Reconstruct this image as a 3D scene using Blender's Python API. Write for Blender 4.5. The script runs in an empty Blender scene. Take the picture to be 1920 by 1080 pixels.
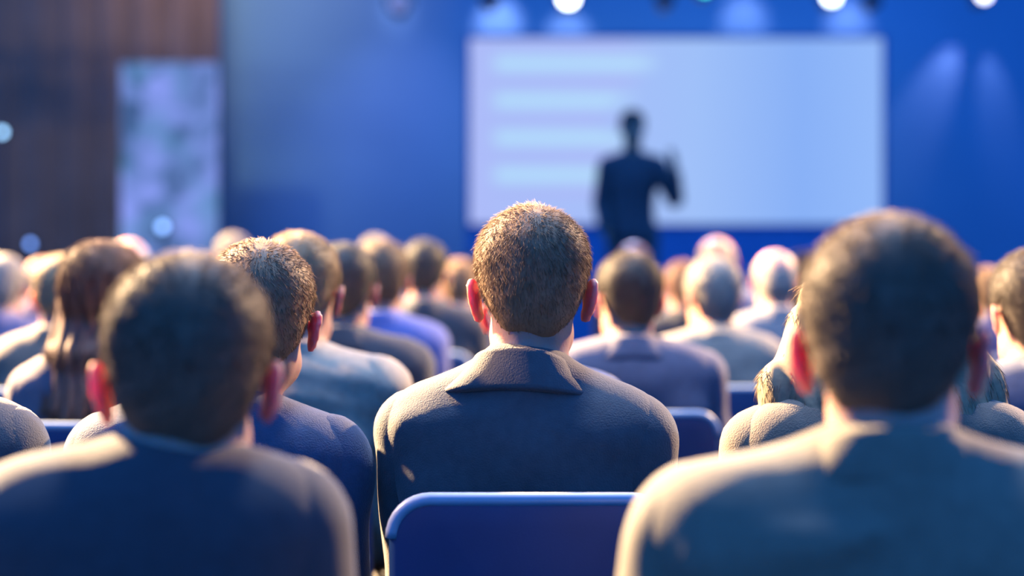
import bpy, bmesh, math, random, time
import numpy as np
from mathutils import Vector, Matrix, Euler

T0 = time.time()
scene = bpy.context.scene
COL = scene.collection
R = math.radians
F_PX = 3380.0          # focal length in pixels of a 1920 wide frame
HORIZON = 460.0        # pixel row of the eye level
EYE = 1.26             # camera height (m)

# ------------------------------------------------------------------ camera
cam_d = bpy.data.cameras.new('camera')
cam = bpy.data.objects.new('camera', cam_d)
COL.objects.link(cam)
cam.location = (0, 0, EYE)
cam.rotation_euler = (R(90), 0, 0)
cam_d.sensor_width = 36.0
cam_d.lens = F_PX / 1920.0 * 36.0
cam_d.shift_y = -(540.0 - HORIZON) / 1920.0
cam_d.clip_end = 200
cam_d.dof.use_dof = True
cam_d.dof.focus_distance = 2.53
cam_d.dof.aperture_fstop = 1.85
scene.camera = cam

# ------------------------------------------------------------------ world: dim blue house light
world = bpy.data.worlds.new('hall_light')
scene.world = world
world.use_nodes = True
wb = world.node_tree.nodes['Background']
wb.inputs[0].default_value = (0.034, 0.215, 0.84, 1)
wb.inputs[1].default_value = 1.45

# ------------------------------------------------------------------ view
vs = scene.view_settings
vs.view_transform = 'Standard'
vs.look = 'None'
vs.exposure = 0.0
vs.gamma = 1.0
vs.use_curve_mapping = False
try:
    scene.cycles.use_denoising = True
    scene.cycles.diffuse_bounces = 0
except Exception:
    pass


def px(x, y, d):
    """A point d metres ahead of the camera that shows at pixel x, y."""
    return Vector(((x - 960.0) / F_PX * d, d, EYE + (HORIZON - y) / F_PX * d))


def spot(name, loc, target, power, color, angle, blend=0.6, radius=0.12):
    l = bpy.data.lights.new(name, 'SPOT')
    l.energy = power
    l.color = color
    l.spot_size = R(angle)
    l.spot_blend = blend
    l.shadow_soft_size = radius
    o = bpy.data.objects.new(name, l)
    COL.objects.link(o)
    o.location = loc
    o.rotation_euler = (Vector(target) - Vector(loc)).to_track_quat('-Z', 'Y').to_euler()
    return o


# warm stage lamps on the stage side, plus an added side spot
spot('warm_stage_lamp', (-6.0, 9.0, 5.3), (0.0, 2.6, 1.0), 54000, (1.0, 0.68, 0.36), 84, 1.0, 0.25)
spot('added_side_fill', (-6.5, 4.6, 5.2), (0.2, 3.05, 1.1), 6500, (1.0, 0.62, 0.32), 14, 0.5, 0.15)  # unseen narrow spot added to light the centre jacket's left shoulder
spot('warm_stage_lamp', (5.2, 9.0, 4.8), (0.3, 3.0, 1.0), 9000, (1.0, 0.64, 0.32), 90, 0.5, 0.20)
# cool lamps of the truss that face the hall
spot('cool_truss_lamp', (0.4, 12.3, 3.1), (0.0, 4.0, 0.9), 1800, (0.50, 0.58, 1.0), 60, 0.6, 0.15)
# unseen cool lamp added overhead for highlights on the chair tops
spot('added_overhead_fill', (0.2, 4.0, 5.2), (0.1, 3.6, 0.0), 900, (0.50, 0.68, 1.0), 110, 0.8, 0.35)
# warm glow on the dark drape at the left
spot('drape_lamp', (-2.2, 12.4, 5.3), (-2.2, 14.9, 3.95), 470, (1.0, 0.52, 0.24), 68, 1.0, 0.2)
spot('drape_lamp', (-3.7, 9.4, 5.0), (-3.5, 14.4, 2.2), 420, (1.0, 0.72, 0.55), 50, 1.0, 0.2)
# blue washes on the back wall
spot('wash_lamp', (-0.7, 12.9, 4.2), (-0.95, 15.0, 1.9), 130, (0.70, 0.50, 1.0), 42, 1.0, 0.05)
spot('wash_lamp', (4.0, 12.0, 4.6), (2.6, 15.0, 1.6), 60, (0.10, 0.28, 1.0), 70, 1.0, 0.05)
for (x, y, p, a) in ((935, 42, 34, 44), (1065, 70, 22, 46), (1395, 36, 20, 44), (1590, 44, 22, 42), (745, 16, 8, 36)):
    t = px(x, y, 14.98)
    spot('wash_lamp', (t.x, 14.45, t.z + 0.36), t, p, (0.95, 0.66, 0.95), a, 1.0, 0.03)
# two crossing beams on the wall at the right
a0 = px(1842, 8, 14.78)
spot('beam_lamp', (a0.x, 14.78, a0.z), px(1700, 260, 15.12), 30, (0.95, 0.62, 1.0), 34, 0.9, 0.02)
spot('beam_lamp', (a0.x + 0.02, 14.78, a0.z), px(1872, 260, 15.10), 17, (0.80, 0.58, 1.0), 28, 0.9, 0.02)


# ------------------------------------------------------------------ materials
MATS = {}


def nodes_of(name):
    m = bpy.data.materials.new(name)
    m.use_nodes = True
    nt = m.node_tree
    return m, nt, nt.nodes['Principled BSDF']


def principled(name, color, rough=0.6, noise=0.15, scale=30.0, bump=0.0, bump_scale=200.0, spec=0.5, metallic=0.0,
               sheen=0.0, sheen_tint=(1, 1, 1), sss=0.0, sss_radius=(0.012, 0.004, 0.002), detail=4.0, stretch=(1, 1, 1), coat=0.0):
    if name in MATS:
        return MATS[name]
    m, nt, b = nodes_of(name)
    N, L = nt.nodes, nt.links
    tc = N.new('ShaderNodeTexCoord')
    mp = N.new('ShaderNodeMapping')
    mp.inputs['Scale'].default_value = stretch
    L.new(tc.outputs['Object'], mp.inputs['Vector'])
    nz = N.new('ShaderNodeTexNoise')
    nz.inputs['Scale'].default_value = scale
    nz.inputs['Detail'].default_value = detail
    L.new(mp.outputs['Vector'], nz.inputs['Vector'])
    rp = N.new('ShaderNodeValToRGB')
    lo = [max(0, c * (1 - noise)) for c in color[:3]]
    hi = [min(1, c * (1 + noise)) for c in color[:3]]
    rp.color_ramp.elements[0].position = 0.3
    rp.color_ramp.elements[1].position = 0.7
    rp.color_ramp.elements[0].color = (*lo, 1)
    rp.color_ramp.elements[1].color = (*hi, 1)
    L.new(nz.outputs['Fac'], rp.inputs['Fac'])
    L.new(rp.outputs['Color'], b.inputs['Base Color'])
    b.inputs['Roughness'].default_value = rough
    b.inputs['Specular IOR Level'].default_value = spec
    b.inputs['Metallic'].default_value = metallic
    if sheen:
        b.inputs['Sheen Weight'].default_value = sheen
        b.inputs['Sheen Roughness'].default_value = 0.45
        b.inputs['Sheen Tint'].default_value = (*sheen_tint, 1)
    if coat:
        b.inputs['Coat Weight'].default_value = coat
        b.inputs['Coat Roughness'].default_value = 0.22
    if sss:
        b.inputs['Subsurface Weight'].default_value = sss
        b.inputs['Subsurface Radius'].default_value = sss_radius
        b.inputs['Subsurface Scale'].default_value = 1.0
    if bump:
        n2 = N.new('ShaderNodeTexNoise')
        n2.inputs['Scale'].default_value = bump_scale
        n2.inputs['Detail'].default_value = 3
        L.new(mp.outputs['Vector'], n2.inputs['Vector'])
        bp = N.new('ShaderNodeBump')
        bp.inputs['Strength'].default_value = bump
        bp.inputs['Distance'].default_value = 0.004
        L.new(n2.outputs['Fac'], bp.inputs['Height'])
        L.new(bp.outputs['Normal'], b.inputs['Normal'])
    MATS[name] = m
    return m


def cloth(name, color, rough=0.85, sheen=0.35, bump=0.35, noise=0.12):
    return principled('cloth_' + name, color, rough, noise, 60, bump, 420, 0.6, sheen=sheen, sheen_tint=(1, 0.95, 0.9))


def skin(name, color):
    return principled('skin_' + name, color, 0.5, 0.10, 25, 0.12, 260, 0.4, sss=0.9, sss_radius=(0.020, 0.005, 0.0025))


def hair_mat(name, color):
    key = 'hair_' + name
    if key in MATS:
        return MATS[key]
    m, nt, b = nodes_of(key)
    N, L = nt.nodes, nt.links
    tc = N.new('ShaderNodeTexCoord')
    nz = N.new('ShaderNodeTexNoise')
    nz.inputs['Scale'].default_value = 90
    L.new(tc.outputs['Object'], nz.inputs['Vector'])
    rp = N.new('ShaderNodeValToRGB')
    rp.color_ramp.elements[0].position = 0.3
    rp.color_ramp.elements[1].position = 0.75
    rp.color_ramp.elements[0].color = (*[c * 0.82 for c in color], 1)
    rp.color_ramp.elements[1].color = (*[min(1, c * 1.18) for c in color], 1)
    L.new(nz.outputs['Fac'], rp.inputs['Fac'])
    L.new(rp.outputs['Color'], b.inputs['Base Color'])
    b.inputs['Roughness'].default_value = 0.68
    b.inputs['Specular IOR Level'].default_value = 1.0
    tr = N.new('ShaderNodeBsdfTranslucent')
    L.new(rp.outputs['Color'], tr.inputs['Color'])
    mx = N.new('ShaderNodeMixShader')
    mx.inputs[0].default_value = 0.25
    L.new(b.outputs[0], mx.inputs[1])
    L.new(tr.outputs[0], mx.inputs[2])
    L.new(mx.outputs[0], nt.nodes['Material Output'].inputs['Surface'])
    MATS[key] = m
    return m


def emit_mat(name, color, strength):
    m = bpy.data.materials.new(name)
    m.use_nodes = True
    nt = m.node_tree
    nt.nodes.remove(nt.nodes['Principled BSDF'])
    e = nt.nodes.new('ShaderNodeEmission')
    e.inputs[0].default_value = (*color, 1)
    e.inputs[1].default_value = strength
    nt.links.new(e.outputs[0], nt.nodes['Material Output'].inputs['Surface'])
    return m, nt, e


# ------------------------------------------------------------------ object helpers
def tag(o, label=None, cat=None, group=None, kind=None):
    if label: o['label'] = label
    if cat: o['category'] = cat
    if group: o['group'] = group
    if kind: o['kind'] = kind
    return o


def empty(name, loc=(0, 0, 0), rz=0.0):
    o = bpy.data.objects.new(name, None)
    o.empty_display_size = 0.1
    COL.objects.link(o)
    o.location = loc
    o.rotation_euler = (0, 0, rz)
    return o


def link(name, me, mat, parent=None):
    """A mesh object; its material sits on the object so that meshes can be shared."""
    o = bpy.data.objects.new(name, me)
    COL.objects.link(o)
    if not me.materials:
        me.materials.append(None)
    o.material_slots[0].link = 'OBJECT'
    o.material_slots[0].material = mat
    if parent is not None:
        o.parent = parent
    return o


def mesh_from(name, verts, faces, smooth=True):
    me = bpy.data.meshes.new(name)
    me.from_pydata([tuple(map(float, v)) for v in verts], [], [tuple(map(int, f)) for f in faces])
    if smooth and len(me.polygons):
        me.polygons.foreach_set('use_smooth', [True] * len(me.polygons))
    me.update()
    return me


def mesh_np(name, V, Q, smooth=True):
    """Fast mesh from a float array of vertices and an int array of quads or triangles."""
    me = bpy.data.meshes.new(name)
    n, k = Q.shape
    me.vertices.add(len(V))
    me.vertices.foreach_set('co', np.ascontiguousarray(V, dtype=np.float32).ravel())
    me.loops.add(n * k)
    me.loops.foreach_set('vertex_index', np.ascontiguousarray(Q, dtype=np.int32).ravel())
    me.polygons.add(n)
    me.polygons.foreach_set('loop_start', np.arange(0, n * k, k, dtype=np.int32))
    me.polygons.foreach_set('loop_total', np.full(n, k, dtype=np.int32))
    me.update(calc_edges=True)
    me.polygons.foreach_set('use_smooth', np.full(n, smooth, dtype=bool))
    me.validate()
    return me


def bm_mesh(name, bm, smooth=False):
    me = bpy.data.meshes.new(name)
    bmesh.ops.recalc_face_normals(bm, faces=bm.faces)
    bm.to_mesh(me)
    bm.free()
    if smooth:
        me.polygons.foreach_set('use_smooth', [True] * len(me.polygons))
    return me


def add_box(bm, lo, hi, bevel=0.0, seg=2):
    r = bmesh.ops.create_cube(bm, size=1.0)
    vs_ = r['verts']
    lo, hi = Vector(lo), Vector(hi)
    for v in vs_:
        v.co = Vector([lo[i] + (v.co[i] + 0.5) * (hi[i] - lo[i]) for i in range(3)])
    if bevel:
        es = list({e for v in vs_ for e in v.link_edges})
        bmesh.ops.bevel(bm, geom=es, offset=bevel, segments=seg, affect='EDGES', profile=0.5)


def tube_geo(pts, radii, n=10, caps=True):
    """Vertices and faces of a tube along points."""
    pts = [Vector(p) for p in pts]
    if not hasattr(radii, '__len__'):
        radii = [radii] * len(pts)
    V, Fc = [], []
    up = Vector((0, 0, 1))
    prev = None
    for i, p in enumerate(pts):
        t = (pts[min(i + 1, len(pts) - 1)] - pts[max(i - 1, 0)]).normalized()
        if prev is None:
            ref = up if abs(t.z) < 0.9 else Vector((1, 0, 0))
            a = t.cross(ref).normalized()
        else:
            a = (prev - t * prev.dot(t)).normalized()
        prev = a
        b = t.cross(a)
        for k in range(n):
            w = 2 * math.pi * k / n
            V.append(p + (a * math.cos(w) + b * math.sin(w)) * radii[i])
    for i in range(len(pts) - 1):
        for k in range(n):
            Fc.append((i * n + k, i * n + (k + 1) % n, (i + 1) * n + (k + 1) % n, (i + 1) * n + k))
    if caps:
        Fc.append(tuple(reversed(range(n))))
        Fc.append(tuple((len(pts) - 1) * n + k for k in range(n)))
    return V, Fc


def tube_mesh(name, pts, radii, n=10):
    V, Fc = tube_geo(pts, radii, n)
    return mesh_from(name, V, Fc, True)


def lathe_mesh(name, prof, n=24, smooth=True):
    """Profile of (radius, z) spun about z."""
    V, Fc = [], []
    for r, z in prof:
        for k in range(n):
            w = 2 * math.pi * k / n
            V.append((r * math.cos(w), r * math.sin(w), z))
    for i in range(len(prof) - 1):
        for k in range(n):
            Fc.append((i * n + k, i * n + (k + 1) % n, (i + 1) * n + (k + 1) % n, (i + 1) * n + k))
    Fc.append(tuple(reversed(range(n))))
    Fc.append(tuple((len(prof) - 1) * n + k for k in range(n)))
    return mesh_from(name, V, Fc, smooth)


# ------------------------------------------------------------------ the hall
M_wall = principled('blue_wall_paint', (0.125, 0.34, 0.57), 0.8, 0.05, 1.2, 0.1, 40, 0.2)
M_floor = principled('navy_carpet', (0.05, 0.06, 0.10), 0.95, 0.3, 90, 0.5, 300, 0.1)
M_drape = principled('dark_drape_velvet', (0.17, 0.15, 0.135), 0.9, 0.1, 3, 0.2, 80, 0.1, sheen=0.1)
M_stage = principled('stage_black_paint', (0.05, 0.09, 0.20), 0.5, 0.15, 6, 0.1, 90, 0.4)
M_metal = principled('dark_metal', (0.05, 0.05, 0.06), 0.45, 0.2, 40, 0.1, 200, 0.5, metallic=0.6)
M_alu = principled('aluminium_tube', (0.5, 0.5, 0.52), 0.35, 0.1, 30, 0.05, 150, 0.5, metallic=1.0)

WALL_Y = 15.0


def box_obj(name, lo, hi, mat, parent=None, bevel=0.0):
    bm = bmesh.new()
    add_box(bm, lo, hi, bevel)
    return link(name, bm_mesh(name, bm), mat, parent)


tag(box_obj('floor', (-9, -2, -0.1), (9, WALL_Y + 0.2, 0.0), M_floor), 'dark navy carpet floor of the hall', 'floor', kind='structure')
tag(box_obj('wall_back', (-9, WALL_Y, 0.0), (9, WALL_Y + 0.2, 6.0), M_wall), 'blue lit back wall behind the stage', 'wall', kind='structure')

# stage platform with a top slab and front fascia boards
STAGE_Z = 0.42
st = tag(empty('stage', (0, 11.0, 0)), 'low dark blue stage platform below the screen', 'stage', kind='structure')
for i in range(9):
    x0 = -9 + i * 2.0
    box_obj('fascia_panel', (x0 + 0.006, 0.0, 0.0), (x0 + 1.994, 0.03, STAGE_Z - 0.03), M_stage, st, 0.004)
box_obj('deck', (-9, -0.03, STAGE_Z - 0.03), (9, WALL_Y - 11.0, STAGE_Z), M_stage, st, 0.004)

# pleated drape in front of the left part of the wall
def pleated(name, x0, x1, y, z0, z1, mat, pitch=0.30, amp=0.035):
    n = int((x1 - x0) / pitch * 8)
    V, Fc = [], []
    rnd = random.Random(5)
    ph = 0.0
    for i in range(n + 1):
        x = x0 + (x1 - x0) * i / n
        ph += 2 * math.pi / 8 * (0.85 + 0.3 * rnd.random())
        yy = y + amp * math.sin(ph) + 0.012 * math.sin(ph * 2.1)
        for (dy, z) in ((0, z0), (0, (z0 + z1) / 2), (0, z1), (0.012, z1), (0.012, z0)):
            V.append((x, yy + dy, z))
    for i in range(n):
        for k in range(5):
            a, b = i * 5 + k, i * 5 + (k + 1) % 5
            Fc.append((a, b, b + 5, a + 5))
    Fc.append(tuple(range(5)))
    Fc.append(tuple(n * 5 + k for k in range(5)))
    bm = bmesh.new()
    me = mesh_from(name, V, Fc, False)
    bm.from_mesh(me)
    bmesh.ops.recalc_face_normals(bm, faces=bm.faces)
    bm.to_mesh(me)
    bm.free()
    return link(name, me, mat)


tag(pleated('stage_drape', -8.0, px(412, 0, 14.7).x, 14.7, STAGE_Z, 5.2, M_drape), 'dark brownish pleated drape hanging left of the blue wall', 'drape')

# ------------------------------------------------------------------ projection screen
def screen_material():
    m, nt, e = emit_mat('projected_slide', (0.4, 0.6, 1.0), 1.0)
    N, L = nt.nodes, nt.links
    tc = N.new('ShaderNodeTexCoord')
    sp = N.new('ShaderNodeSeparateXYZ')
    L.new(tc.outputs['Generated'], sp.inputs[0])

    def math_node(op, a, b=None, c=None):
        n = N.new('ShaderNodeMath')
        n.operation = op
        for i, v in enumerate((a, b, c)):
            if v is None: continue
            if isinstance(v, (int, float)): n.inputs[i].default_value = v
            else: L.new(v, n.inputs[i])
        return n.outputs[0]
    u, v = sp.outputs['X'], sp.outputs['Z']
    # rows of a slide: bright cyan bars and lavender gaps in the left half
    rows = math_node('MULTIPLY_ADD', v, 5.0 * 2 * math.pi, -0.45)
    s = math_node('SINE', rows)
    s = math_node('MULTIPLY_ADD', s, 0.5, 0.5)
    nz = N.new('ShaderNodeTexNoise')
    nz.inputs['Scale'].default_value = 3.0
    L.new(tc.outputs['Generated'], nz.inputs['Vector'])
    edge_l = N.new('ShaderNodeMapRange')
    edge_l.inputs[1].default_value = 0.04; edge_l.inputs[2].default_value = 0.08
    L.new(u, edge_l.inputs[0])
    lim = math_node('MULTIPLY_ADD', nz.outputs['Fac'], 0.35, 0.22)
    er = math_node('SUBTRACT', lim, u)
    edge_r = N.new('ShaderNodeMapRange')
    edge_r.inputs[1].default_value = -0.03; edge_r.inputs[2].default_value = 0.06
    L.new(er, edge_r.inputs[0])
    bot = N.new('ShaderNodeMapRange')
    bot.inputs[1].default_value = 0.10; bot.inputs[2].default_value = 0.15
    L.new(v, bot.inputs[0])
    mask = math_node('MULTIPLY', math_node('MULTIPLY', edge_l.outputs[0], edge_r.outputs[0]), bot.outputs[0])
    base = N.new('ShaderNodeValToRGB')
    base.color_ramp.elements[0].position = 0.0
    base.color_ramp.elements[1].position = 1.0
    base.color_ramp.elements[0].color = (0.42, 0.50, 0.95, 1)
    base.color_ramp.elements[1].color = (0.30, 0.50, 0.97, 1)
    el = base.color_ramp.elements.new(0.55)
    el.color = (0.35, 0.53, 0.95, 1)
    el = base.color_ramp.elements.new(0.8)
    el.color = (0.25, 0.44, 0.93, 1)
    L.new(u, base.inputs[0])
    bars = N.new('ShaderNodeMix')
    bars.data_type = 'RGBA'
    bars.inputs['A'].default_value = (0.40, 0.48, 0.94, 1)
    bars.inputs['B'].default_value = (0.45, 0.70, 0.98, 1)
    L.new(s, bars.inputs['Factor'])
    fin = N.new('ShaderNodeMix')
    fin.data_type = 'RGBA'
    L.new(mask, fin.inputs['Factor'])
    L.new(base.outputs[0], fin.inputs['A'])
    L.new(bars.outputs['Result'], fin.inputs['B'])
    L.new(fin.outputs['Result'], e.inputs[0])
    return m


SCR_D = 14.0
p0, p1 = px(881, 420, SCR_D), px(1654, 72, SCR_D)
scr = tag(empty('projection_screen', ((p0.x + p1.x) / 2, SCR_D, STAGE_Z)), 'large bright pale blue projection screen with blurred slide text', 'screen')
cx = scr.location.x
hw = (p1.x - p0.x) / 2
zl, zh = p0.z - STAGE_Z, p1.z - STAGE_Z
box_obj('screen_surface', (-hw, -0.006, zl), (hw, 0.006, zh), screen_material(), scr)
M_scrframe = principled('screen_frame_blue', (0.06, 0.16, 0.42), 0.5, 0.1, 20)
box_obj('frame_bar', (-hw - 0.03, -0.015, zh), (hw + 0.03, 0.02, zh + 0.03), M_scrframe, scr, 0.004)
box_obj('frame_bar', (-hw - 0.03, -0.015, zl - 0.03), (hw + 0.03, 0.02, zl), M_scrframe, scr, 0.004)
for s in (-1, 1):
    x = s * (hw + 0.015)
    box_obj('frame_bar', (x - 0.015, -0.015, zl), (x + 0.015, 0.02, zh), M_scrframe, scr, 0.004)
    box_obj('support_leg', (s * hw * 0.8 - 0.03, 0.025, 0.0), (s * hw * 0.8 + 0.03, 0.07, zl + 0.2), M_scrframe, scr, 0.006)
    box_obj('support_foot', (s * hw * 0.8 - 0.04, -0.3, 0.0), (s * hw * 0.8 + 0.04, 0.35, 0.03), M_scrframe, scr, 0.006)
box_obj('skirt_panel', (-hw - 0.03, 0.0, 0.03), (hw + 0.03, 0.02, zl - 0.03), principled('screen_skirt_blue', (0.10, 0.28, 0.62), 0.8, 0.05, 6), scr)

# ------------------------------------------------------------------ mottled light column at the left
def column_material():
    m, nt, e = emit_mat('mottled_light_panel', (0.4, 0.5, 1), 1.05)
    N, L = nt.nodes, nt.links
    tc = N.new('ShaderNodeTexCoord')
    nz = N.new('ShaderNodeTexNoise')
    nz.inputs['Scale'].default_value = 3.4
    nz.inputs['Detail'].default_value = 3.0
    nz.inputs['Distortion'].default_value = 0.6
    mp = N.new('ShaderNodeMapping')
    mp.inputs['Location'].default_value = (3.1, 0.4, 1.7)
    L.new(tc.outputs['Object'], mp.inputs[0])
    L.new(mp.outputs[0], nz.inputs['Vector'])
    rp = N.new('ShaderNodeValToRGB')
    rp.color_ramp.elements[0].position = 0.34
    rp.color_ramp.elements[0].color = (0.045, 0.10, 0.25, 1)
    rp.color_ramp.elements[1].position = 0.62
    rp.color_ramp.elements[1].color = (0.24, 0.32, 0.86, 1)
    el = rp.color_ramp.elements.new(0.46)
    el.color = (0.13, 0.22, 0.55, 1)
    L.new(nz.outputs['Fac'], rp.inputs[0])
    n2 = N.new('ShaderNodeTexNoise')
    n2.inputs['Scale'].default_value = 2.2
    L.new(tc.outputs['Object'], n2.inputs['Vector'])
    teal = N.new('ShaderNodeMix')
    teal.data_type = 'RGBA'
    teal.inputs['B'].default_value = (0.09, 0.27, 0.48, 1)
    mr = N.new('ShaderNodeMapRange')
    mr.inputs[1].default_value = 0.52; mr.inputs[2].default_value = 0.70
    mr.inputs[4].default_value = 0.7
    L.new(n2.outputs['Fac'], mr.inputs[0])
    L.new(mr.outputs[0], teal.inputs['Factor'])
    L.new(rp.outputs[0], teal.inputs['A'])
    L.new(teal.outputs['Result'], e.inputs[0])
    return m


c0, c1 = px(228, 470, 13.4), px(408, 118, 13.4)
colm = tag(empty('light_column', ((c0.x + c1.x) / 2, 13.4, STAGE_Z)), 'tall mottled lavender light panel standing against the dark drape', 'light panel')
cw = (c1.x - c0.x) / 2
box_obj('diffuser', (-cw, -0.05, 0.06), (cw, 0.05, c1.z - STAGE_Z), column_material(), colm, 0.012)
box_obj('base_plate', (-cw - 0.1, -0.22, 0.0), (cw + 0.1, 0.22, 0.06), M_metal, colm, 0.01)
box_obj('back_shell', (-cw - 0.01, 0.05, 0.06), (cw + 0.01, 0.09, c1.z - STAGE_Z + 0.01), M_metal, colm, 0.006)

# small lamps on stands that blur into discs at the left
def small_lamp(pxx, pyy, d, col, strength, label, r=0.022):
    p = px(pxx, pyy, d)
    base = STAGE_Z if d > 11.0 else 0.0
    o = tag(empty('lamp_stand', (p.x, d, base)), label, 'lamp', 'small round lamps on stands at the left')
    h = p.z - base
    for k in range(3):
        a = 2 * math.pi * k / 3 + 0.4
        link('leg', tube_mesh('leg', [(0, 0, 0.28), (0.2 * math.cos(a), 0.2 * math.sin(a), 0.012)], 0.009, 8), M_metal, o)
    link('pole', tube_mesh('pole', [(0, 0, 0.2), (0, 0, h - 0.05)], 0.011, 10), M_metal, o)
    hd = link('lamp_housing', lathe_mesh('lamp_housing', [(0.012, 0.10), (r * 1.4, 0.085), (r * 1.6, 0.0), (r * 1.5, -0.004), (r * 1.15, -0.003)], 20), M_metal, o)
    hd.location = (0, 0, h)
    hd.rotation_euler = (R(-90), 0, 0)
    m, _, _ = emit_mat('small_lamp_glow', col, strength)
    ln = link('lens', lathe_mesh('lens', [(r * 1.14, -0.002), (r * 1.05, -0.006), (r * 0.6, -0.012), (0.002, -0.014)], 20), m, hd)
    link('yoke', tube_mesh('yoke', [(-r * 1.9, 0.04, 0), (-r * 1.9, 0.03, -0.045), (0, 0.0, -0.055), (r * 1.9, 0.03, -0.045), (r * 1.9, 0.04, 0)], 0.006, 8), M_metal, o).location = (0, 0, h)


small_lamp(305, 425, 12.2, (0.25, 0.46, 1.0), 4.2, 'small blue lamp on a stand before the mottled light panel', 0.026)
small_lamp(57, 457, 11.6, (0.18, 0.36, 1.0), 4.2, 'small deep blue lamp on a stand, low near the left edge', 0.018)
small_lamp(4, 248, 12.0, (0.32, 0.62, 1.0), 6.0, 'small pale blue lamp on the tallest stand at the left edge', 0.02)

# ------------------------------------------------------------------ overhead truss with spotlights
TR_Y, TR_Z = 12.8, 3.36
tr = tag(empty('lighting_truss', (0.6, TR_Y, TR_Z)), 'silver lattice truss carrying the spotlights above the screen', 'truss')
for (dy, dz) in ((-0.13, 0), (0.13, 0), (0, 0.22)):
    link('chord', tube_mesh('chord', [(-5, dy, dz), (5, dy, dz)], 0.024, 10), M_alu, tr)
brace_me = {}
for i in range(25):
    x = -5 + i * 0.4
    for j, (a, b) in enumerate((((-0.13, 0), (0.13, 0)), ((0.13, 0), (0, 0.22)), ((0, 0.22), (-0.13, 0)))):
        if j not in brace_me:
            brace_me[j] = tube_mesh('brace', [(0, a[0], a[1]), (0.4, b[0], b[1])], 0.009, 6)
        o = link('brace', brace_me[j], M_alu, tr)
        o.location = (x, 0, 0)
for s in (-1, 1):      # towers that carry the truss
    tw = [link('tower_tube', tube_mesh('tower_tube', [(s * 5 + dx, dy, STAGE_Z - TR_Z), (s * 5 + dx, dy, 0.22)], 0.026, 10), M_alu, tr) for dx in (-0.12, 0.12) for dy in (-0.12, 0.12)]


def stage_light(pxx, pyy, col, strength, label, r=0.062, off=False):
    p = px(pxx, pyy, TR_Y - 0.15)
    o = tag(empty('stage_spotlight', (p.x, TR_Y, p.z)), label, 'spotlight', 'spotlights on the overhead truss')
    h = link('housing', lathe_mesh('housing', [(0.03, 0.24), (r * 0.9, 0.22), (r * 1.2, 0.12), (r * 1.28, 0.0), (r * 1.2, -0.01), (r * 1.02, -0.006)], 24), M_metal, o)
    h.rotation_euler = (R(-97), 0, 0)
    h.location = (0, -0.13, 0)
    m = emit_mat('spotlight_glow', col, strength)[0] if not off else principled('dead_lens', (0.05, 0.07, 0.12), 0.2, 0.05, 10)
    link('lens', lathe_mesh('lens', [(r * 1.01, -0.004), (r * 0.95, -0.012), (r * 0.5, -0.022), (0.002, -0.025)], 24), m, h)
    hz = TR_Z - p.z
    link('yoke', tube_mesh('yoke', [(-r * 1.5, 0, 0), (-r * 1.5, 0, 0.13), (0, 0, 0.15), (r * 1.5, 0, 0.13), (r * 1.5, 0, 0)], 0.008, 8), M_metal, o)
    link('clamp', tube_mesh('clamp', [(0, 0, 0.14), (0, 0.0, max(0.2, hz - 0.02)), (0, -0.13, hz - 0.042)], 0.014, 8), M_metal, o)
    return o


stage_light(1066, -4, (0.85, 0.93, 1.0), 9.0, 'brightest white spotlight on the truss, above the standing speaker')
stage_light(1560, -8, (0.75, 0.87, 1.0), 8.0, 'white spotlight on the truss above the right part of the screen', 0.058)
stage_light(1846, -10, (0.8, 0.82, 1.0), 6.0, 'white spotlight on the truss nearest the right edge', 0.044)
stage_light(1322, -24, (0.05, 0.75, 0.62), 5.0, 'teal glowing spotlight on the truss between the white ones', 0.048)
stage_light(746, 6, (0.20, 0.28, 0.75), 1.0, 'dim lavender spotlight on the truss left of the screen', 0.06)
stage_light(918, -4, (0, 0, 0), 0, 'unlit dark spotlight on the truss above the upper left screen corner', 0.05, True)
stage_light(1248, -2, (0, 0, 0), 0, 'unlit dark spotlight on the truss above the middle of the screen', 0.045, True)
stage_light(1640, -2, (0, 0, 0), 0, 'unlit dark spotlight on the truss above the upper right screen corner', 0.045, True)

# ------------------------------------------------------------------ solid fields -> meshes (bodies, clothes, hair)
def axis(bands, lo, hi):
    """Grid coordinates from lo to hi; bands = (end, step) in ascending order."""
    out = [lo]
    for end, h in bands:
        end = min(end, hi)
        n = max(1, int(round((end - out[-1]) / h)))
        if end <= out[-1] + 1e-6: continue
        a = out[-1]
        out += [a + (end - a) * (i + 1) / n for i in range(n)]
    return np.array(out, dtype=np.float32)


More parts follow.
